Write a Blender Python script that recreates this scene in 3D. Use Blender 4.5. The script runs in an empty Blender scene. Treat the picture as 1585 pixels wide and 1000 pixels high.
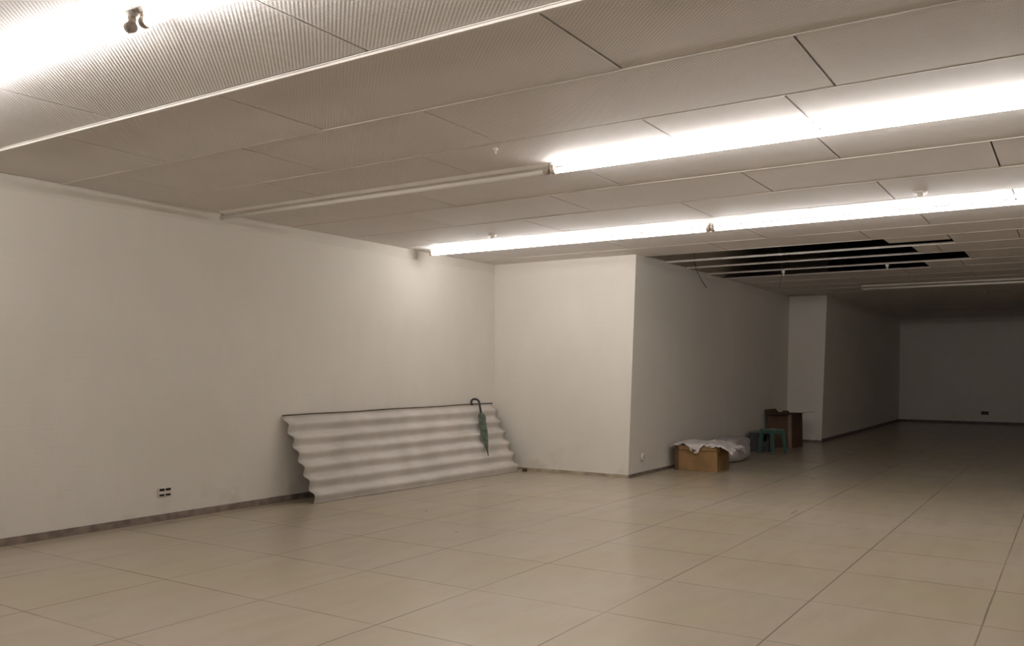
import bpy, bmesh, math, random
from mathutils import Vector, Matrix, noise

R = random.Random(7)
SC = bpy.context.scene
COL = SC.collection
H = 3.176            # ceiling height
SLAB = 4.15          # underside of the concrete slab above the hung ceiling
W = 7.666            # left wall plane (y)
RIGHT = -8.5         # right wall plane (y)
BACK = -4.0          # wall behind the camera (x)
P1, P2, P3 = 11.28, 19.40, 29.4

# ------------------------------------------------------------------ helpers
def add_box(bm, x0, x1, y0, y1, z0, z1, mat=None, bev=0.0):
    vs = [bm.verts.new(v) for v in ((x0,y0,z0),(x1,y0,z0),(x1,y1,z0),(x0,y1,z0),
                                    (x0,y0,z1),(x1,y0,z1),(x1,y1,z1),(x0,y1,z1))]
    fs = [bm.faces.new([vs[i] for i in f]) for f in
          ((0,3,2,1),(4,5,6,7),(0,1,5,4),(1,2,6,5),(2,3,7,6),(3,0,4,7))]
    if bev:
        es = list({e for f in fs for e in f.edges})
        r = bmesh.ops.bevel(bm, geom=es, offset=bev, segments=2, affect='EDGES', profile=0.6)
        vs = [v for v in vs if v.is_valid] + list(r['verts'])
    if mat is not None:
        bmesh.ops.transform(bm, matrix=mat, verts=list({v for v in vs if v.is_valid}))
    return vs

def add_tube(bm, pts, rad, seg=12, cap=True):
    """swept round bar; rad a number or one per point"""
    pts = [Vector(p) for p in pts]
    rads = rad if isinstance(rad, (list, tuple)) else [rad]*len(pts)
    rings = []
    ref = None
    for i, p in enumerate(pts):
        a = pts[max(i-1, 0)]; b = pts[min(i+1, len(pts)-1)]
        t = (b-a).normalized()
        if ref is None:
            ref = t.cross(Vector((0,0,1)))
            if ref.length < 1e-3: ref = t.cross(Vector((1,0,0)))
            ref.normalize()
        ref = (ref - t*ref.dot(t)).normalized()
        bi = t.cross(ref)
        rings.append([bm.verts.new(p + (ref*math.cos(2*math.pi*k/seg) + bi*math.sin(2*math.pi*k/seg))*rads[i])
                      for k in range(seg)])
    for r0, r1 in zip(rings, rings[1:]):
        for k in range(seg):
            bm.faces.new((r0[k], r0[(k+1)%seg], r1[(k+1)%seg], r1[k])).smooth = True
    if cap:
        bm.faces.new(rings[0][::-1]); bm.faces.new(rings[-1])

def obj(name, bm, mat, parent=None, loc=None):
    bmesh.ops.recalc_face_normals(bm, faces=bm.faces[:])
    me = bpy.data.meshes.new(name); bm.to_mesh(me); bm.free()
    o = bpy.data.objects.new(name, me); COL.objects.link(o)
    if mat: me.materials.append(mat)
    if parent: o.parent = parent
    if loc is not None: o.location = loc
    return o

def thing(name, label, cat, loc=(0,0,0), rotz=0.0, group=None):
    o = bpy.data.objects.new(name, None); COL.objects.link(o)
    o.location = loc; o.rotation_euler = (0,0,rotz); o.empty_display_size = .1
    return tag(o, label, cat, group)

def tag(o, label, cat, group=None):
    o['label'] = label; o['category'] = cat
    if group: o['group'] = group
    return o

def struct(name, bm, mat):
    o = obj(name, bm, mat); o['kind'] = 'structure'; return o

def bm_new(): return bmesh.new()

# ------------------------------------------------------------------ materials
def mat_base(name, col, rough=.6, spec=.3, metal=0.0):
    m = bpy.data.materials.new(name); m.use_nodes = True
    b = m.node_tree.nodes['Principled BSDF']
    b.inputs['Base Color'].default_value = (*col, 1)
    b.inputs['Roughness'].default_value = rough
    b.inputs['Specular IOR Level'].default_value = spec
    b.inputs['Metallic'].default_value = metal
    return m, m.node_tree, b

def N(nt, kind, **kw):
    n = nt.nodes.new(kind)
    for k, v in kw.items(): setattr(n, k, v)
    return n

def math_n(nt, op, a, b=None, clamp=False):
    n = N(nt, 'ShaderNodeMath', operation=op, use_clamp=clamp)
    for i, v in enumerate((a, b)):
        if v is None: continue
        if isinstance(v, (int, float)): n.inputs[i].default_value = v
        else: nt.links.new(v, n.inputs[i])
    return n.outputs[0]

def mixc(nt, fac, a, b, blend='MIX'):
    n = N(nt, 'ShaderNodeMix', data_type='RGBA', blend_type=blend)
    for sock, v in ((n.inputs[0], fac), (n.inputs[6], a), (n.inputs[7], b)):
        if isinstance(v, (int, float)): sock.default_value = v
        elif isinstance(v, tuple): sock.default_value = (*v, 1)
        else: nt.links.new(v, sock)
    return n.outputs[2]

def ramp(nt, src, lo, hi, a=0.0, b=1.0):
    n = N(nt, 'ShaderNodeMapRange', interpolation_type='SMOOTHSTEP')
    nt.links.new(src, n.inputs[0])
    n.inputs[1].default_value = lo; n.inputs[2].default_value = hi
    n.inputs[3].default_value = a; n.inputs[4].default_value = b
    return n.outputs[0]

def coords(nt):
    return N(nt, 'ShaderNodeTexCoord').outputs['Object']

def noise_n(nt, co, scale, detail=3, rough=.5, stretch=None):
    if stretch:
        mp = N(nt, 'ShaderNodeMapping'); mp.inputs['Scale'].default_value = stretch
        nt.links.new(co, mp.inputs[0]); co = mp.outputs[0]
    n = N(nt, 'ShaderNodeTexNoise'); nt.links.new(co, n.inputs['Vector'])
    n.inputs['Scale'].default_value = scale; n.inputs['Detail'].default_value = detail
    n.inputs['Roughness'].default_value = rough
    return n.outputs['Fac']

def bump_n(nt, bsdf, height, strength, dist):
    n = N(nt, 'ShaderNodeBump'); n.inputs['Strength'].default_value = strength
    n.inputs['Distance'].default_value = dist
    nt.links.new(height, n.inputs['Height']); nt.links.new(n.outputs[0], bsdf.inputs['Normal'])

def mottled(name, col, rough=.6, spec=.3, amount=.12, scale=6, bump=0.0, bscale=40, metal=0.0, col2=None):
    m, nt, b = mat_base(name, col, rough, spec, metal)
    co = coords(nt)
    f = ramp(nt, noise_n(nt, co, scale, 4), .3, .7)
    c2 = col2 or tuple(c*(1-2*amount) for c in col)
    nt.links.new(mixc(nt, f, col, c2), b.inputs['Base Color'])
    if bump: bump_n(nt, b, noise_n(nt, co, bscale, 4), bump, .01)
    return m

WALLC = (.70, .665, .605)
def wall_material():
    m, nt, b = mat_base('wall_paint', WALLC, .62, .25)
    co = coords(nt)
    big = ramp(nt, noise_n(nt, co, .7, 4, .55), .3, .72)
    c = mixc(nt, big, WALLC, tuple(x*y for x, y in zip(WALLC, (.93, .925, .91))))
    roll = ramp(nt, noise_n(nt, co, 3.0, 5, .6, (1, 1, .35)), .35, .75)
    c = mixc(nt, roll, c, tuple(x*.95 for x in WALLC))
    # scuffs and dust low on the wall, where mops and trolleys touched it
    sep = N(nt, 'ShaderNodeSeparateXYZ'); nt.links.new(co, sep.inputs[0])
    low = ramp(nt, sep.outputs[2], .05, .55, 1.0, 0.0)
    sc = math_n(nt, 'MULTIPLY', low, ramp(nt, noise_n(nt, co, 2.6, 5, .65), .5, .72))
    c = mixc(nt, math_n(nt, 'MULTIPLY', sc, .35), c, (.40, .36, .30))
    nt.links.new(c, b.inputs['Base Color'])
    # courses of painted blocks, barely telling through the paint
    sz = math_n(nt, 'FRACT', math_n(nt, 'DIVIDE', sep.outputs[2], .2))
    line = ramp(nt, math_n(nt, 'ABSOLUTE', math_n(nt, 'SUBTRACT', sz, .5)), .44, .5)
    hgt = math_n(nt, 'ADD', math_n(nt, 'MULTIPLY', line, -.25), noise_n(nt, co, 9, 5, .6))
    bump_n(nt, b, hgt, .16, .012)
    return m

def ceiling_material():
    base = (.75, .715, .70)
    m, nt, b = mat_base('dimpled_panel', base, .7, .2)
    co = coords(nt)
    sep = N(nt, 'ShaderNodeSeparateXYZ'); nt.links.new(co, sep.inputs[0])
    p = .027
    u = math_n(nt, 'DIVIDE', sep.outputs[0], p); v = math_n(nt, 'DIVIDE', sep.outputs[1], p)
    # two interleaved square lattices of dimples
    su = math_n(nt, 'SINE', math_n(nt, 'MULTIPLY', u, 2*math.pi))
    sv = math_n(nt, 'SINE', math_n(nt, 'MULTIPLY', v, 2*math.pi))
    dots = math_n(nt, 'MULTIPLY', su, sv)
    hollow = ramp(nt, dots, .05, .75)
    tone = ramp(nt, noise_n(nt, co, .8, 3), .3, .7)
    c = mixc(nt, tone, base, tuple(x*.93 for x in base))
    c = mixc(nt, math_n(nt, 'MULTIPLY', hollow, .16), c, (.24, .22, .20))  # shade in the dimples, mixed faintly into the colour
    nt.links.new(c, b.inputs['Base Color'])
    bump_n(nt, b, math_n(nt, 'MULTIPLY', dots, -.5), .42, .005)
    return m

def floor_material():
    base = (.425, .362, .287)
    m, nt, b = mat_base('granolithic_tile', base, .3, .4)
    co = coords(nt)
    sep = N(nt, 'ShaderNodeSeparateXYZ'); nt.links.new(co, sep.inputs[0])
    # warp so that joints are not ruler straight
    wob = math_n(nt, 'MULTIPLY', math_n(nt, 'SUBTRACT', noise_n(nt, co, 1.2, 2), .5), .012)
    def joint(axis, off, half):
        f = math_n(nt, 'FRACT', math_n(nt, 'ADD', math_n(nt, 'SUBTRACT', sep.outputs[axis], off - 100.5), wob))
        d = math_n(nt, 'ABSOLUTE', math_n(nt, 'SUBTRACT', f, .5))
        return ramp(nt, d, half*.45, half, 1.0, 0.0)
    jy = joint(1, .515, .0072)
    jx = joint(0, 2.945, .0078)
    fade = ramp(nt, noise_n(nt, co, .55, 3, .6), .36, .58, .45, .9)
    fade2 = ramp(nt, noise_n(nt, co, .8, 3, .6), .38, .62, .38, .9)
    j = math_n(nt, 'MAXIMUM', math_n(nt, 'MULTIPLY', jy, fade), math_n(nt, 'MULTIPLY', jx, fade2))
    # tile to tile tone
    fl = N(nt, 'ShaderNodeVectorMath', operation='FLOOR')
    sh = N(nt, 'ShaderNodeVectorMath', operation='SUBTRACT'); sh.inputs[1].default_value = (2.945, .515, -.5)
    nt.links.new(co, sh.inputs[0]); nt.links.new(sh.outputs[0], fl.inputs[0])
    wn = N(nt, 'ShaderNodeTexWhiteNoise', noise_dimensions='3D'); nt.links.new(fl.outputs[0], wn.inputs['Vector'])
    c = mixc(nt, math_n(nt, 'MULTIPLY', wn.outputs['Value'], .5), base, tuple(x*.9 for x in base))
    speck = ramp(nt, noise_n(nt, co, 130, 2, .7), .52, .7)
    c = mixc(nt, math_n(nt, 'MULTIPLY', speck, .22), c, (.27, .222, .165))
    blotch = ramp(nt, noise_n(nt, co, .8, 2, .45), .3, .72)
    c = mixc(nt, math_n(nt, 'MULTIPLY', blotch, .5), c, (.375, .325, .195))
    strk = ramp(nt, noise_n(nt, co, 2.4, 4, .6, (.7, 2.2, 1)), .38, .72)
    c = mixc(nt, math_n(nt, 'MULTIPLY', strk, .5), c, (.355, .295, .22))
    # worn scratches and drip marks, each with its own place
    for (mx, my, l, w, ang) in ((8.9, 5.8, .10, .02, .3), (7.4, 5.9, .09, .03, 1.0), (9.9, 6.5, .16, .02, -.3),
                                (9.6, 2.6, .40, .022, .02), (6.6, 4.9, .06, .03, 0), (12.8, 3.2, .12, .03, .6)):
        mp = N(nt, 'ShaderNodeMapping', vector_type='TEXTURE')
        mp.inputs['Location'].default_value = (mx, my, 0); mp.inputs['Rotation'].default_value = (0, 0, ang)
        mp.inputs['Scale'].default_value = (l/2, w/2, 1)
        nt.links.new(co, mp.inputs[0])
        ln = N(nt, 'ShaderNodeVectorMath', operation='LENGTH'); nt.links.new(mp.outputs[0], ln.inputs[0])
        c = mixc(nt, ramp(nt, ln.outputs['Value'], .5, 1.0, .6, 0.0), c, (.12, .09, .065))
    c = mixc(nt, math_n(nt, 'MULTIPLY', j, .9), c, (.15, .115, .085))
    nt.links.new(c, b.inputs['Base Color'])
    rg = ramp(nt, noise_n(nt, co, 1.6, 1, .4), .25, .75, .235, .262)
    nt.links.new(rg, b.inputs['Roughness'])
    hgt = math_n(nt, 'ADD', math_n(nt, 'MULTIPLY', j, -1.0), math_n(nt, 'MULTIPLY', noise_n(nt, co, 3, 1), .2))
    bump_n(nt, b, hgt, .10, .004)
    return m

def emissive(name, col, s):
    m = bpy.data.materials.new(name); m.use_nodes = True
    nt = m.node_tree; nt.nodes.clear()
    e = N(nt, 'ShaderNodeEmission'); e.inputs[0].default_value = (*col, 1); e.inputs[1].default_value = s
    o = N(nt, 'ShaderNodeOutputMaterial'); nt.links.new(e.outputs[0], o.inputs[0])
    return m

M = dict(
    wall=wall_material(), ceil=ceiling_material(), floor=floor_material(),
    rail=mottled('rail_white', (.72, .675, .63), .45, .4, .08, 3),
    wall_top=mottled('wall_top_tint', (.66, .625, .565), .65, .2, .03, 2),
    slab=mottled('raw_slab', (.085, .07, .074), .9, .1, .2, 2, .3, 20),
    base=mottled('skirting_stone', (.235, .185, .150), .5, .3, .22, 9, .1, 60),
    base_light=mottled('skirting_worn', (.42, .36, .26), .55, .3, .2, 7, .1, 60),
    base_dark=mottled('skirting_dark', (.15, .115, .10), .5, .3, .2, 9),
    tube_on=emissive('tube_lit', (1.0, .955, .925), 54.0),
    tube_off=mottled('tube_unlit', (.80, .76, .70), .25, .5, .03, 2),
    body=mottled('batten_enamel', (.66, .61, .55), .4, .4, .06, 3),
    holder=mottled('holder_plastic', (.50, .42, .34), .5, .3, .15, 30),
    disc=mottled('holder_disc', (.24, .19, .16), .5, .3, .2, 40),
    sheet=mottled('fibre_cement', (.60, .56, .515), .8, .15, .10, 2.2, .2, 70),
    strip=mottled('dark_strip', (.15, .125, .10), .8, .15, .2, 6),
    edge=mottled('fibre_edge', (.60, .53, .49), .9, .1, .15, 20),
    black=mottled('black_plastic', (.018, .017, .018), .35, .4, .1, 20),
    canopy=mottled('umbrella_cloth', (.125, .16, .118), .75, .2, .25, 14, .2, 90),
    ribm=mottled('dark_metal', (.05, .045, .04), .4, .5, .1, 20),
    card=mottled('cardboard', (.26, .155, .068), .8, .15, .10, 5, .15, 50),
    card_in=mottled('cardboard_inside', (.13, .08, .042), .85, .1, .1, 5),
    card_dark=mottled('cardboard_dull', (.125, .072, .05), .85, .1, .12, 5, .15, 50),
    tape=mottled('parcel_tape', (.36, .27, .17), .3, .4, .06, 8),
    tape_dull=mottled('old_tape', (.20, .155, .11), .5, .3, .06, 8),
    film=mottled('white_film', (.60, .55, .53), .4, .4, .06, 9, .3, 25),
    sack=mottled('woven_sack', (.40, .365, .36), .6, .25, .08, 7, .25, 30),
    crate=mottled('crate_plastic', (.06, .056, .056), .5, .3, .15, 9),
    stool=mottled('turquoise_plastic', (.052, .12, .10), .4, .4, .06, 9),
    seat=mottled('stool_seat', (.16, .18, .14), .5, .35, .1, 9),
    plate=mottled('plate_plastic', (.66, .60, .54), .4, .4, .05, 9),
    slot=mottled('socket_black', (.012, .010, .010), .5, .2, .1, 9),
    plate_dark=mottled('plate_dark', (.06, .05, .045), .5, .3, .1, 9),
    cable=mottled('cable_grey', (.16, .14, .13), .6, .3, .1, 9),
    wood=mottled('dark_wood', (.075, .045, .03), .7, .2, .2, 15),
    metal=mottled('white_fitting', (.80, .76, .70), .3, .5, .05, 9),
)

# ------------------------------------------------------------------ the room shell
def wall_slab(name, b0, b1, t0, t1, n, mat, z0=0.0, z1=SLAB, th=.15):
    """wall face from b0 to b1 on the floor and t0 to t1 at ceiling height, thickness on the side of n"""
    bm = bm_new()
    k = (z1)/H
    e0 = (b0[0]+(t0[0]-b0[0])*k, b0[1]+(t0[1]-b0[1])*k); e1 = (b1[0]+(t1[0]-b1[0])*k, b1[1]+(t1[1]-b1[1])*k)
    f = [(*b0, z0), (*b1, z0), (*e1, z1), (*e0, z1)]
    g = [(x+n[0]*th, y+n[1]*th, z) for x, y, z in f]
    vs = [bm.verts.new(p) for p in f+g]
    for q in ((0,1,2,3),(7,6,5,4),(0,4,5,1),(1,5,6,2),(2,6,7,3),(3,7,4,0)):
        bm.faces.new([vs[i] for i in q])
    return struct(name, bm, mat)

C2b, C2t = (P1, 5.363), (P1, 5.228)      # pier corner, a little out of plumb
C3b, C3t = (P2, 5.40), (P2, 5.29)
C4b, C4t = (P2, 4.655), (P2, 4.49)
C5b, C5t = (P3, 4.70), (P3, 4.60)

wall_slab('wall_left', (BACK, W), (P1+.15, W), (BACK, W), (P1+.15, W), (0, 1), M['wall'])
wall_slab('wall_left_return', (P1, W), (P1, C2b[1]+.0), (P1, W), C2t, (1, 0), M['wall'], th=.004)
wall_slab('wall_left_middle', (P1+.002, C2b[1]), (C3b[0]+.15, C3b[1]), (P1+.002, C2t[1]), (C3t[0]+.15, C3t[1]), (0, 1), M['wall'])
wall_slab('wall_left_pier', C3b, C4b, C3t, C4t, (1, 0), M['wall'], th=.004)
wall_slab('wall_left_far', (P2+.002, C4b[1]), (C5b[0]+.15, C5b[1]), (P2+.002, C4t[1]), (C5t[0]+.15, C5t[1]), (0, 1), M['wall'])
wall_slab('wall_back', (P3, 4.85), (P3, RIGHT-.15), (P3, 4.85), (P3, RIGHT-.15), (1, 0), M['wall'])
wall_slab('wall_right', (BACK, RIGHT), (P3, RIGHT), (BACK, RIGHT), (P3, RIGHT), (0, -1), M['wall'])
wall_slab('wall_front', (BACK, RIGHT-.15), (BACK, W+.15), (BACK, RIGHT-.15), (BACK, W+.15), (-1, 0), M['wall'])

bm = bm_new(); add_box(bm, BACK-.15, P3+.15, RIGHT-.15, W+.15, -.15, 0); struct('floor', bm, M['floor'])
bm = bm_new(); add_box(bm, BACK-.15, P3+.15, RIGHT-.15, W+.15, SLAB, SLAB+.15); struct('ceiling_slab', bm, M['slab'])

# ---- hung ceiling of long dimpled panels in running bond, with four bays left open
XL = [BACK, -3.1, -2.18, -1.26, -.34, .58, 1.5, 2.42, 3.35, 4.30, 5.22, 6.15, 7.05, 8.02, 8.98, 9.90, 10.75,
      11.55, 12.40, 13.25, 14.25, 15.05]
while XL[-1] + .93 < P3: XL.append(XL[-1] + .93)
XL.append(P3)
SEAM = {2.42: [7.2, 5.36, 3.08, 1.23, -.62], 3.35: [6.10, 4.36, 2.07, .22], 4.30: [6.96, 5.26, 3.50, 1.14],
        5.22: [6.05, 4.26, 2.38, 1.44], 6.15: [7.09, 5.24, 3.39, 1.51], 7.05: [5.99, 4.18, 2.32, .48],
        8.02: [6.95, 5.10, 3.25, 1.43], 8.98: [6.02, 4.17, 2.25, .45], 9.90: [6.9, 5.05, 3.2, 1.34], 10.75: [5.8, 3.97, 2.12, .27]}
OPEN = {11.55: 2.0, 12.40: 1.80, 13.25: 1.26, 14.25: 1.90}   # bay open from the wall down to this y
def left_bound(x):
    return W if x < P1-.1 else (5.30 if x < P2-.4 else 4.62)

bm = bm_new()
def panel(x0, x1, y0, y1, tilt=.003):
    """one ceiling panel: slab with eased edges, hanging a few millimetres off true"""
    th, ch, g = .022, .003, .006
    x0 += .045 if abs(x0-3.35) < .01 else .0145; x1 -= .0145; y0 += g; y1 -= g
    dz = [R.uniform(-tilt, tilt*.3) for _ in range(4)]
    sag = 0.0
    def zz(u, v, z):
        b = (dz[0]*(1-u)+dz[1]*u)*(1-v) + (dz[3]*(1-u)+dz[2]*u)*v
        return z + b - sag*math.sin(math.pi*u)*math.sin(math.pi*v)
    nu, nv = 4, 6
    def layer(z, inset):
        return [[bm.verts.new((x0+inset+(x1-x0-2*inset)*i/nu, y0+inset+(y1-y0-2*inset)*j/nv, zz(i/nu, j/nv, z)))
                 for i in range(nu+1)] for j in range(nv+1)]
    lo = layer(H, ch)
    for j in range(nv):
        for i in range(nu):
            bm.faces.new((lo[j][i], lo[j+1][i], lo[j+1][i+1], lo[j][i+1]))
    def ring(L): return ([L[0][i] for i in range(nu+1)] + [L[j][nu] for j in range(1, nv+1)]
                         + [L[nv][i] for i in range(nu-1, -1, -1)] + [L[j][0] for j in range(nv-1, 0, -1)])
    mid = layer(H+ch, 0); top = layer(H+th, 0)
    for a, b in ((lo, mid), (mid, top)):
        ra, rb = ring(a), ring(b)
        for k in range(len(ra)):
            bm.faces.new((ra[k], ra[(k+1) % len(ra)], rb[(k+1) % len(ra)], rb[k]))
    for j in range(nv):
        for i in range(nu):
            bm.faces.new((top[j][i], top[j][i+1], top[j+1][i+1], top[j+1][i]))
    for L in (mid,):
        for j in range(1, nv):
            for i in range(1, nu): bm.verts.remove(L[j][i])

for r, (x0, x1) in enumerate(zip(XL, XL[1:])):
    yl = left_bound((x0+x1)/2) - .004
    ys = SEAM.get(round(x0, 2))
    if ys is None:
        off = (.5 if r % 2 else 1.43) + R.uniform(-.08, .08)
        ys = [off + 1.85*k for k in range(-6, 5)]
    else:
        last = min(ys); ys = list(ys) + [last-1.85*k for k in range(1, 6)]
    top = OPEN.get(round(x0, 2), yl)
    ys = sorted(y for y in ys if RIGHT+.2 < y < top-.12)
    edges = [RIGHT+.004] + ys + [top]
    for a, b in zip(edges, edges[1:]):
        if abs(x0-11.55) < .01 and b > 1.9:      # the narrow cut strip beside the open bays
            panel(x0, 12.02, 1.27, b); panel(x0, x1, a, 1.27)
            continue
        panel(x0, x1, a, b)
struct('ceiling', bm, M['ceil'])

# exposed grid rails along every joint, running on across the open bays
for i, x in enumerate(XL[1:-1]):
    bm = bm_new()
    yl = left_bound(x) - .006
    hollow = 12.0 < x < 15.0
    if abs(x-3.35) < .01:
        add_box(bm, x-.021, x+.021, RIGHT+.01, yl, H-.009, H-.0035, bev=.0015)
        add_box(bm, x-.013, x+.009, RIGHT+.01, yl, H-.024, H-.009, bev=.003)
    else:
        w, d = (.009, .004) if x < 11 else (.0085, .004)
        add_box(bm, x-w, x+w, RIGHT+.01, yl, H-d, H+.008, bev=.002)
    if hollow:
        add_box(bm, x-.003, x+.003, RIGHT+.01, yl, H+.006, H+.025)
    struct('trim_%d' % (i+1), bm, M['rail'])

# thin strip, slightly darker than the wall paint, along the top of the left wall
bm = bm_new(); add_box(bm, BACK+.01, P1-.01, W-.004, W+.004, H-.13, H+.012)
struct('trim_%d' % (len(XL)), bm, M['wall_top'])

# skirting
def skirting(name, a, b, n, h, th, mat):
    a = Vector((*a, 0)); b = Vector((*b, 0)); d = (b-a); L = d.length
    bm = bm_new(); add_box(bm, 0, L, 0, th, -.004, h, bev=.003)
    ang = math.atan2(d.y, d.x)
    nn = Vector((-math.sin(ang), math.cos(ang)))
    if nn.dot(Vector(n)) < 0:
        for v in bm.verts: v.co.y = -v.co.y
    o = struct(name, bm, mat); o.location = a; o.rotation_euler.z = ang
skirting('baseboard_left', (BACK, W-.0), (P1-.02, W-.0), (0, -1), .068, .014, M['base'])
skirting('baseboard_left_return', (P1, W-.02), (P1, C2b[1]), (-1, 0), .045, .012, M['base_light'])
skirting('baseboard_left_middle', C2b, C3b, (0, -1), .045, .012, M['base'])
skirting('baseboard_left_pier', C3b, C4b, (-1, 0), .05, .012, M['base'])
skirting('baseboard_left_far', C4b, C5b, (0, -1), .075, .014, M['base_dark'])
skirting('baseboard_back', C5b, (P3, RIGHT), (-1, 0), .075, .014, M['base_dark'])

# ------------------------------------------------------------------ tube lights
def batten(x, ya, yb, lit, label, group=None, name='fluorescent_batten'):
    """bare-tube batten under the ceiling from ya to yb (ya > yb)"""
    L = ya-yb
    t = thing(name, label, 'light', (x, yb, H-.013), 0, group)
    b = bm_new()
    sec = [(-.028, .017), (-.028, .0115), (-.008, -.016), (.008, -.016), (.028, .0115), (.028, .017)]
    va = [b.verts.new((px, 0, pz)) for px, pz in sec]; vb = [b.verts.new((px, L, pz)) for px, pz in sec]
    for k in range(6): b.faces.new((va[k], va[(k+1) % 6], vb[(k+1) % 6], vb[k]))
    b.faces.new(va); b.faces.new(vb[::-1])
    obj('housing', b, M['body'], t)
    b = bm_new()
    add_tube(b, [(0, .035, -.056), (0, L-.035, -.056)], .021, 16)
    obj('tube', b, M['tube_on'] if lit else M['tube_off'], t)
    for y in (.012, L-.012):
        s = -1 if y < L/2 else 1
        b = bm_new()
        add_tube(b, [(0, y-s*.030, -.056), (0, y-s*.004, -.056), (0, y+s*.004, -.056), (0, y+s*.010, -.056)], [.026, .028, .028, .022], 20)
        add_box(b, -.014, .014, y-.012, y+.012, -.05, -.010)
        ho = obj('lamp_holder', b, M['holder'], t)
        b = bm_new()
        add_tube(b, [(0, y+s*.010, -.056), (0, y+s*.013, -.056)], .021, 20)
        obj('end_disc', b, M['disc'], ho)
    return t

G = 'fluorescent battens on the ceiling'
batten(2.37, 7.58, 3.665, True, 'lit tube light in the top left corner, its dark round end cap showing', G)
batten(2.37, 3.595, -.35, True, 'lit tube light running out of the top edge beyond the dark end cap', G)
batten(5.95, 7.54, 3.52, False, 'unlit white tube light from the left wall towards the lit one', G)
batten(5.95, 3.50, -.55, True, 'lit tube light continuing the unlit tube, bright across the upper right', G)
batten(9.34, 7.42, 3.42, True, 'lit tube light starting at the left wall above the umbrella corner', G)
batten(9.34, 3.40, -.60, True, 'lit tube light running along in front of the open ceiling bays', G)
for bx in (9.34,):  # unseen battens added to brighten the far walls
    for k in (0, 1):
        batten(bx, -.62-k*3.94, -4.50-k*3.90 + (k*.1), True, '%s lit tube light of the far line, added out of view to light the dark end' % ('third', 'fourth')[k], G)
batten(17.55, 3.42, -.60, False, 'unlit tube light in the dark far part beyond the open ceiling bays', G)

# ------------------------------------------------------------------ small fittings on the ceiling
def fitting(x, y, r, d, label, name='ceiling_fitting', z=H):
    t = thing(name, label, 'ceiling fitting', (x, y, z), 0, 'small white ceiling fittings')
    b = bm_new()
    add_tube(b, [(0,0,.004), (0,0,-d*.35), (0,0,-d*.45)], [r, r, r*.8], 20)
    obj('base_plate', b, M['metal'], t)
    b = bm_new()
    add_tube(b, [(0,0,-d*.4), (0,0,-d*.75), (0,0,-d*.95), (0,0,-d)], [r*.45, r*.45, r*.3, r*.1], 16)
    obj('nozzle', b, M['metal'], t)
fitting(8.70, 1.17, .060, .05, 'white round ceiling fitting right of the ceiling, above the second lit line')
fitting(8.70, 5.95, .050, .06, 'white ceiling fitting just above the left part of the far lit tube')
fitting(5.33, 3.62, .018, .05, 'tiny white ceiling fitting nearest the camera, above the lit tube end')
fitting(14.25, 3.98, .026, .09, 'white fitting hanging from the rail at the lower edge of the open bays', z=H-.012)
fitting(14.25, 2.40, .026, .08, 'white fitting on the rail near the right end of the open bays', z=H-.012)

def cable(pts, r, label):
    b = bm_new(); add_tube(b, pts, r, 8)
    tag(obj('dangling_cable', b, M['cable']), label, 'cable')
cable([(13.18, 5.12, SLAB), (13.2, 5.12, 3.5), (13.22, 5.10, 3.25), (13.26, 5.08, 3.12), (13.33, 5.03, 2.98), (13.42, 4.98, 2.86)], .008,
      'grey cable dangling from the left corner of the open ceiling bays')
cable([(14.40, 4.06, SLAB), (14.42, 4.06, 3.45), (14.42, 4.05, 3.2), (14.46, 4.08, 3.05), (14.52, 4.13, 2.90)], .005,
      'thin cable hanging beside the white fitting below the open bays')

# ------------------------------------------------------------------ wall plates
def outlet(loc, rotz, label, frame_mat, w=.15, h=.095):
    t = thing('wall_outlet', label, 'outlet', loc, rotz)
    # local x along the wall, local y out of the wall
    b = bm_new(); add_box(b, -w/2, w/2, -.004, .010, -h/2, h/2, bev=.003); obj('plate', b, frame_mat, t)
    for s in (-1, 1):
        b = bm_new(); add_box(b, s*w*.235-w*.2, s*w*.235+w*.2, .009, .016, -h*.36, h*.36, bev=.002)
        m = obj('socket', b, M['plate'] if frame_mat is M['plate'] else frame_mat, t)
        for z, hh in ((h*.26, .012), (-h*.28, .009)):
            b = bm_new(); add_box(b, s*w*.235-w*.185, s*w*.235+w*.185, .0155, .0175, z-hh, z+hh)
            obj('slot', b, M['slot'], m)
outlet((5.44, W, .283), math.pi, 'open wall outlet with dark slots low on the left wall', M['plate'])
outlet((P3, 2.33, .33), math.pi/2, 'dark outlet low on the far back wall', M['plate_dark'], .2, .1)
t = thing('round_wall_plate', 'pale round wall plate on the side wall left of the cardboard box', 'wall plate', (11.75, 5.345, .26), 0)
b = bm_new(); add_tube(b, [(0, .01, 0), (0, -.010, 0), (0, -.016, 0)], [.062, .060, .050], 28); obj('plate', b, M['plate'], t)
b = bm_new(); add_tube(b, [(0, -.015, 0), (0, -.019, 0)], [.012, .010], 14); obj('screw_cover', b, M['base_light'], t)

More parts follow.
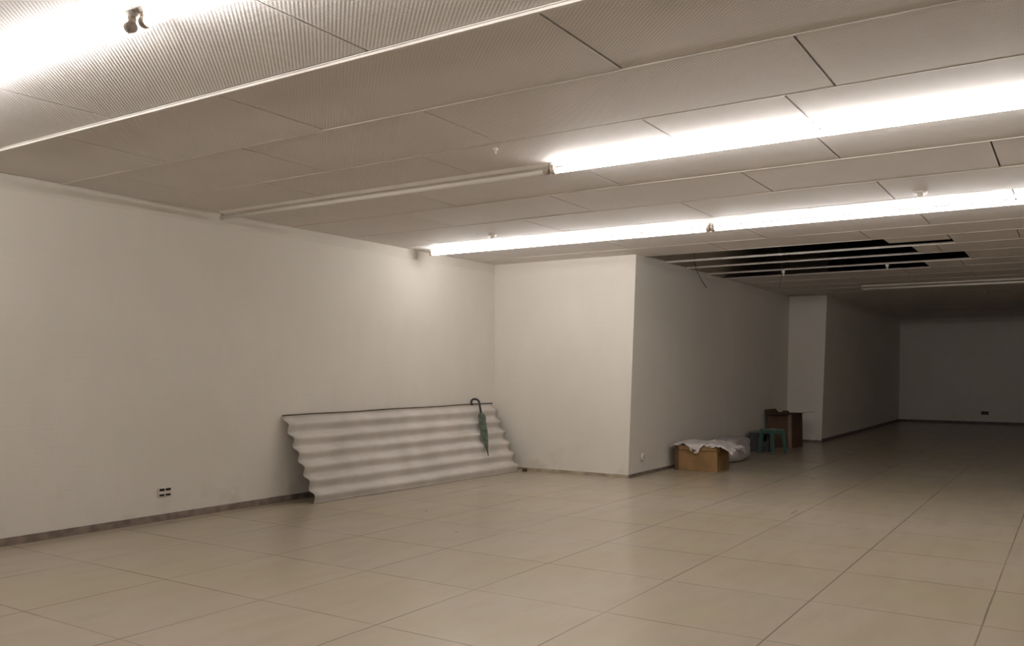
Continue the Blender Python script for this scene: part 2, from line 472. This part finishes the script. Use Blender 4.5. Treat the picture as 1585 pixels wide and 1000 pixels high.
# ------------------------------------------------------------------ corrugated sheet leaning on the wall
TL, TR = Vector((6.93, 7.608, .985)), Vector((11.16, 7.600, 1.010))
BL, BR = Vector((7.07, 7.215, .026)), Vector((11.05, 7.045, .026))
WAVES = 6.15; AMP = .029; TH = .0075
nrm = (TR-TL).cross(BL-TL).normalized()
if nrm.y > 0: nrm = -nrm
bm = bm_new()
NV, NU = 124, 40
front, back = [], []
for j in range(NV+1):
    v = j/NV
    a = TL.lerp(BL, v); c = TR.lerp(BR, v)
    off = AMP*math.cos(2*math.pi*WAVES*v + 2.0)
    rf, rb = [], []
    for i in range(NU+1):
        u = i/NU
        p = a.lerp(c, u)
        bow = -.006*math.sin(math.pi*u)*math.sin(math.pi*v)
        jag = 0.0
        p2 = p + nrm*(off + bow + .0012*noise.noise(Vector((u*9, v*9, 3))))
        if i in (0, NU):
            p2 = p2 + (c-a).normalized()*(.006*noise.noise(Vector((i, v*22, 1))))
        rf.append(bm.verts.new(p2)); rb.append(bm.verts.new(p2 - nrm*TH))
    front.append(rf); back.append(rb)
for j in range(NV):
    for i in range(NU):
        bm.faces.new((front[j][i], front[j+1][i], front[j+1][i+1], front[j][i+1])).smooth = True
        bm.faces.new((back[j][i], back[j][i+1], back[j+1][i+1], back[j+1][i])).smooth = True
for j in range(NV):
    for i in (0, NU): bm.faces.new((front[j][i], back[j][i], back[j+1][i], front[j+1][i]))
for i in range(NU):
    for j in (0, NV): bm.faces.new((front[j][i], front[j][i+1], back[j][i+1], back[j][i]))
# drop it so that its lowest point meets the floor
zmin = min(v.co.z for v in bm.verts)
for v in bm.verts: v.co.z -= zmin*(1-(v.co.z-zmin)/1.0)
# keep the top edge just touching the wall
ymax = max(v.co.y for v in bm.verts)
for v in bm.verts: v.co.y += min(0, (W-.002-ymax))
sheet = obj('corrugated_sheet', bm, M['sheet'])
bm = bm_new()
a, c = TL - nrm*.018, TR - nrm*.018
add_tube(bm, [a.lerp(c, k/10) + Vector((0, 0, .004 + .003*math.sin(k*1.7))) for k in range(11)], .0095, 8)
obj('edge_strip', bm, M['strip'], sheet)['label'] = 'dark strip along the top edge'
tag(sheet, 'grey corrugated roofing sheet leaning against the left wall', 'roofing sheet')

b = bm_new(); add_box(b, -.035, .035, -.03, .03, 0, .045, bev=.004)
o = obj('wood_block', b, M['wood'], None, (11.12, 6.99, 0)); o.rotation_euler.z = .3
tag(o, 'small dark wooden block on the floor at the right end of the roofing sheet', 'block')

# ------------------------------------------------------------------ umbrella hooked on the sheet
top = Vector((10.645, 7.555, .985)); tip = Vector((10.41, 7.235, .285))
ax = (tip-top).normalized()
lift = nrm*.068
t = thing('umbrella', 'folded dark green umbrella hooked over the top edge of the roofing sheet', 'umbrella', (0,0,0))
S0 = top + lift; S1 = tip + lift
def along(s): return S0.lerp(S1, s)
# hook: goes up from the shaft and over the sheet edge towards the wall
b = bm_new()
hv = (Vector((0.0, 1, 0)) + Vector((-.45, 0, 0))).normalized()
up = (-ax)
pts = [along(.26), along(.10), along(.0)]
c0 = along(-.03)
for k in range(0, 10):
    a = math.pi*k/9*1.12
    pts.append(c0 + up*(.060*math.sin(a)) + hv*(.060*(1-math.cos(a))))
pts.append(pts[-1] + Vector((.006, -.002, -.022)))
add_tube(b, pts, [.017]*3 + [.0165]*8 + [.0155, .0145, .013], 12)
obj('handle', b, M['black'], t)
# folded canopy: a fluted, twisted, drooping bundle
side = ax.cross(nrm).normalized(); fro = side.cross(ax).normalized()
if fro.dot(nrm) < 0: fro = -fro
b = bm_new(); rings = []; seg = 64
prof = [(.19, .018), (.215, .042), (.25, .056), (.31, .047), (.42, .043), (.55, .046), (.66, .043), (.76, .034), (.85, .022), (.92, .012), (.95, .008)]
for s, r in prof:
    ring = []
    for k in range(seg):
        a = 2*math.pi*k/seg
        fl = 1 + .30*math.sin(8*a + s*7) * min(1, (s-.18)*7) + .10*math.sin(3*a + 5*s)
        if s < .30: fl += .35*max(0, math.sin(4*a))*(.30-s)/.1*.6
        ring.append(b.verts.new(along(s) + side*(r*1.05*fl*math.cos(a)) + fro*(r*.75*fl*math.sin(a))))
    rings.append(ring)
for r0, r1 in zip(rings, rings[1:]):
    for k in range(seg):
        b.faces.new((r0[k], r0[(k+1)%seg], r1[(k+1)%seg], r1[k])).smooth = True
b.faces.new(rings[0][::-1]); b.faces.new(rings[-1])
can = obj('canopy', b, M['canopy'], t)
b = bm_new()
for k in range(8):
    a = 2*math.pi*k/8 + .2
    p0 = along(.225) + side*(.046*math.cos(a)) + fro*(.034*math.sin(a))
    add_tube(b, [p0, p0 + ax*.03, along(.27) + side*(.05*math.cos(a)) + fro*(.036*math.sin(a))], .004, 6)
obj('rib_tips', b, M['ribm'], can)
b = bm_new()
rp = [along(.56) + side*(.052*math.cos(2*math.pi*k/24)) + fro*(.040*math.sin(2*math.pi*k/24)) for k in range(25)]
add_tube(b, rp, .006, 6); obj('strap', b, M['ribm'], can)
b = bm_new(); add_tube(b, [along(.90), along(.97), along(1.03), along(1.05)], [.0105, .009, .006, .003], 12); obj('ferrule', b, M['black'], t)

# ------------------------------------------------------------------ cartons, bags, stool by the side wall
def carton(name, label, loc, rotz, w, d, h, mat, flaps, tape_on=True):
    """open carton: local x depth d, local y width w"""
    t = thing(name, label, 'box', loc, rotz)
    th = .006
    b = bm_new()
    add_box(b, 0, d, 0, w, 0, th)
    add_box(b, 0, th, 0, w, 0, h); add_box(b, d-th, d, 0, w, 0, h)
    add_box(b, th, d-th, 0, th, 0, h); add_box(b, th, d-th, w-th, w, 0, h)
    obj('body', b, mat, t)
    for side_, ang, ln in flaps:           # ang measured outward from straight up
        b = bm_new()
        if side_ in ('front', 'rear'):
            add_box(b, -th/2, th/2, .008, w-.008, 0, ln)
            s = -1 if side_ == 'front' else 1
            mt = Matrix.Translation((th/2 if s < 0 else d-th/2, 0, h)) @ Matrix.Rotation(s*ang, 4, 'Y')
        else:
            add_box(b, .008, d-.008, -th/2, th/2, 0, ln)
            s = -1 if side_ == 'right' else 1
            mt = Matrix.Translation((0, th/2 if s < 0 else w-th/2, h)) @ Matrix.Rotation(-s*ang, 4, 'X')
        bmesh.ops.transform(b, matrix=mt, verts=b.verts[:])
        obj('flap', b, M['card_in'] if side_ in ('rear', 'left') else mat, t)
    if tape_on == 'edge':
        b = bm_new(); add_box(b, -.0015, .0005, .015, .085, 0, h); obj('tape', b, M['tape_dull'], t)
    elif tape_on:
        b = bm_new(); add_box(b, -.0015, .0005, w/2-.025, w/2+.025, .0, h*.22); obj('tape', b, M['tape'], t)
    return t

rad = math.radians
# near carton under the white film
BX, BY, BROT = 12.70, 4.57, rad(3)
carton('cardboard_box', 'open cardboard box with white plastic film heaped on top', (BX, BY, 0), BROT, .60, .62, .385, M['card'],
       [('front', rad(165), .07), ('right', rad(160), .09), ('left', rad(130), .12), ('rear', rad(110), .15)], False)
b = bm_new(); add_box(b, .004, .010, .60, .665, 0, .375)  # dark upright strip added beside the box for the shaded gap there
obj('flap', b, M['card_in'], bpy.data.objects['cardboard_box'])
# film: heaped over the box, hanging at the edges with a torn tongue in front
bm = bm_new()
n1, n2 = 64, 72
grid = []
for i in range(n1+1):
    row = []
    for j in range(n2+1):
        x = -.10 + .86*i/n1; y = -.24 + .96*j/n2      # local box coords (x depth, y along the front)
        x += .03*noise.noise(Vector((y*5, 1, 0))); y += .04*noise.noise(Vector((x*4, 7, 0)))
        z = .402 + .035*abs(noise.noise(Vector((x*7, y*7, 2)))) + abs(.022*noise.noise(Vector((x*14, y*14, 5)))) + .006*noise.noise(Vector((x*40, y*40, 9)))
        z = max(z, .398)
        ox = max(0, -.012-x, x-.63)
        oy = max(0, -.012-y, y-.615)
        tongue = .55 + 1.6*math.exp(-((y-.33)/.09)**2) + .5*math.exp(-((y-.08)/.06)**2) + .35*noise.noise(Vector((y*11, 0, 4)))
        if x < -.012:
            dx = -.012-x; z -= dx*max(.25, tongue)*.75; x = -.018 - dx*.30
        if oy > 0:
            z -= min(oy, .25)*(.40 + .25*noise.noise(Vector((x*9, y*6, 3))))
        if x > .63: z -= (x-.63)*.8
        row.append(bm.verts.new((x, y, z)))
    grid.append(row)
for i in range(n1):
    for j in range(n2):
        ragged = noise.noise(Vector((i*.35, j*.35, 8)))
        if (i < 2 or j < 2 or i > n1-3 or j > n2-3) and ragged > .05: continue
        bm.faces.new((grid[i][j], grid[i+1][j], grid[i+1][j+1], grid[i][j+1])).smooth = True
for v in [v for v in bm.verts if not v.link_faces]: bm.verts.remove(v)
o = obj('plastic_film', bm, M['film'], None, (BX, BY, .004)); o.rotation_euler.z = BROT
md = o.modifiers.new('thick', 'SOLIDIFY'); md.thickness = .003; md.offset = 1
tag(o, 'crumpled white plastic film draped over the near cardboard box', 'plastic sheet')

# pale plastic sack slumped behind it
def lump(name, label, cat, loc, sx, sy, sz, mat, seed):
    b = bm_new()
    bmesh.ops.create_icosphere(b, subdivisions=5, radius=1)
    for v in b.verts:
        p = v.co.copy()
        q = p.copy()
        e = 5
        k = (abs(p.x)**e + abs(p.y)**e + abs(p.z)**e)**(-1/e)
        q = p*k
        nn = noise.noise(q*1.4 + Vector((seed, 0, 0)))*.07 + noise.noise(q*4 + Vector((0, seed, 0)))*.05 + abs(noise.noise(q*9))*.03
        q *= 1 + nn
        z = (q.z+1)/2
        wv = 1 - .12*max(0, z-.45)
        v.co = Vector((q.x*sx/2*wv, q.y*sy/2*wv, max(0, z*sz)))
    for f in b.faces: f.smooth = True
    o = obj(name, b, mat, None, loc)
    return tag(o, label, cat)
lump('plastic_sack', 'pale plastic sack slumped between the near box and the dark crate', 'sack', (14.6, 5.02, 0), .95, .50, .40, M['sack'], 3.3)

# dark crate with a hand hole
t = thing('storage_crate', 'dark grey plastic crate left of the turquoise stool', 'crate', (16.50, 4.92, 0), rad(6))
b = bm_new()
w, d, h, th = .36, .42, .36, .012
add_box(b, 0, d, 0, w, 0, th)
add_box(b, d-th, d, 0, w, 0, h); add_box(b, 0, d, 0, th, 0, h); add_box(b, 0, d, w-th, w, 0, h)
# front wall around the hand hole
add_box(b, 0, th, 0, w, 0, h*.55); add_box(b, 0, th, 0, w, h*.84, h)
add_box(b, 0, th, 0, w*.12, h*.55, h*.84); add_box(b, 0, th, w*.45, w, h*.55, h*.84)
obj('body', b, M['crate'], t)
b = bm_new()
add_box(b, -.012, .0, -.012, w+.012, h-.03, h, bev=.003); add_box(b, d, d+.012, -.012, w+.012, h-.03, h, bev=.003)
add_box(b, 0, d, -.012, 0, h-.03, h, bev=.003); add_box(b, 0, d, w, w+.012, h-.03, h, bev=.003)
obj('rim', b, M['crate'], t)
b = bm_new(); add_box(b, .01, d-.01, .01, w-.01, h-.005, h+.018, bev=.004); obj('lid', b, M['seat'], t)

# stool
t = thing('plastic_stool', 'turquoise plastic stool with a dull green seat before the tall carton', 'stool', (16.25, 4.78, 0), rad(-29))
b = bm_new(); add_box(b, -.155, .155, -.155, .155, .435, .460, bev=.010); obj('seat', b, M['seat'], t)
b = bm_new()
for s in (-1, 1):
    add_box(b, s*.142-.008, s*.142+.008, -.14, .14, .375, .437); add_box(b, -.14, .14, s*.142-.008, s*.142+.008, .375, .437)
obj('apron', b, M['stool'], t)
for sx in (-1, 1):
    for sy in (-1, 1):
        b = bm_new()
        q0 = Vector((sx*.165, sy*.165, 0)); q1 = Vector((sx*.128, sy*.128, .437))
        vs = []
        for q, r in ((q0, .020), (q1, .028)):
            vs.append([b.verts.new(q + Vector((x*r, y*r, 0))) for x, y in ((-1,-1),(1,-1),(1,1),(-1,1))])
        for k in range(4): b.faces.new((vs[0][k], vs[0][(k+1)%4], vs[1][(k+1)%4], vs[1][k]))
        b.faces.new(vs[0][::-1]); b.faces.new(vs[1])
        obj('leg', b, M['stool'], t)

# tall carton with open flaps
carton('tall_cardboard_box', 'tall brown cardboard box with open flaps at the far pier', (17.62, 4.79, 0), rad(-4), .50, .62, .68, M['card_dark'],
       [('front', rad(95), .16), ('right', rad(82), .26), ('left', rad(40), .09), ('rear', rad(95), .16)], 'edge')
t = lump('paper_scrap', 'dark crumpled scrap on the rim of the tall cardboard box', 'scrap', (17.64, 4.92, .683), .09, .12, .06, M['wood'], 1.7)

# ------------------------------------------------------------------ camera, world, colour
yaw, pitch, roll, f = .5765, .0557, .0047, 1343.7
c, s = math.cos(yaw), math.sin(yaw)
fw = Vector((c*math.cos(pitch), s*math.cos(pitch), math.sin(pitch))); rt = Vector((s, -c, 0)); upv = rt.cross(fw)
r2 = rt*math.cos(roll) + upv*math.sin(roll); u2 = -rt*math.sin(roll) + upv*math.cos(roll)
cam = bpy.data.cameras.new('camera'); co = bpy.data.objects.new('camera', cam); COL.objects.link(co)
mt = Matrix((r2, u2, -fw)).transposed().to_4x4(); mt.translation = Vector((0, 0, 1.5)); co.matrix_world = mt
cam.sensor_fit = 'HORIZONTAL'; cam.sensor_width = 36; cam.lens = f/1585*36; cam.clip_start = .05; cam.clip_end = 200
SC.camera = co
wd = bpy.data.worlds.new('world'); SC.world = wd; wd.use_nodes = True
wd.node_tree.nodes['Background'].inputs[0].default_value = (0, 0, 0, 1)
SC.view_settings.view_transform = 'Standard'; SC.view_settings.look = 'None'
SC.view_settings.gamma = 1; SC.view_settings.use_curve_mapping = False
SC.view_settings.exposure = 0.0
SC.cycles.max_bounces = 12; SC.cycles.diffuse_bounces = 8
SC.cycles.sample_clamp_indirect = 6
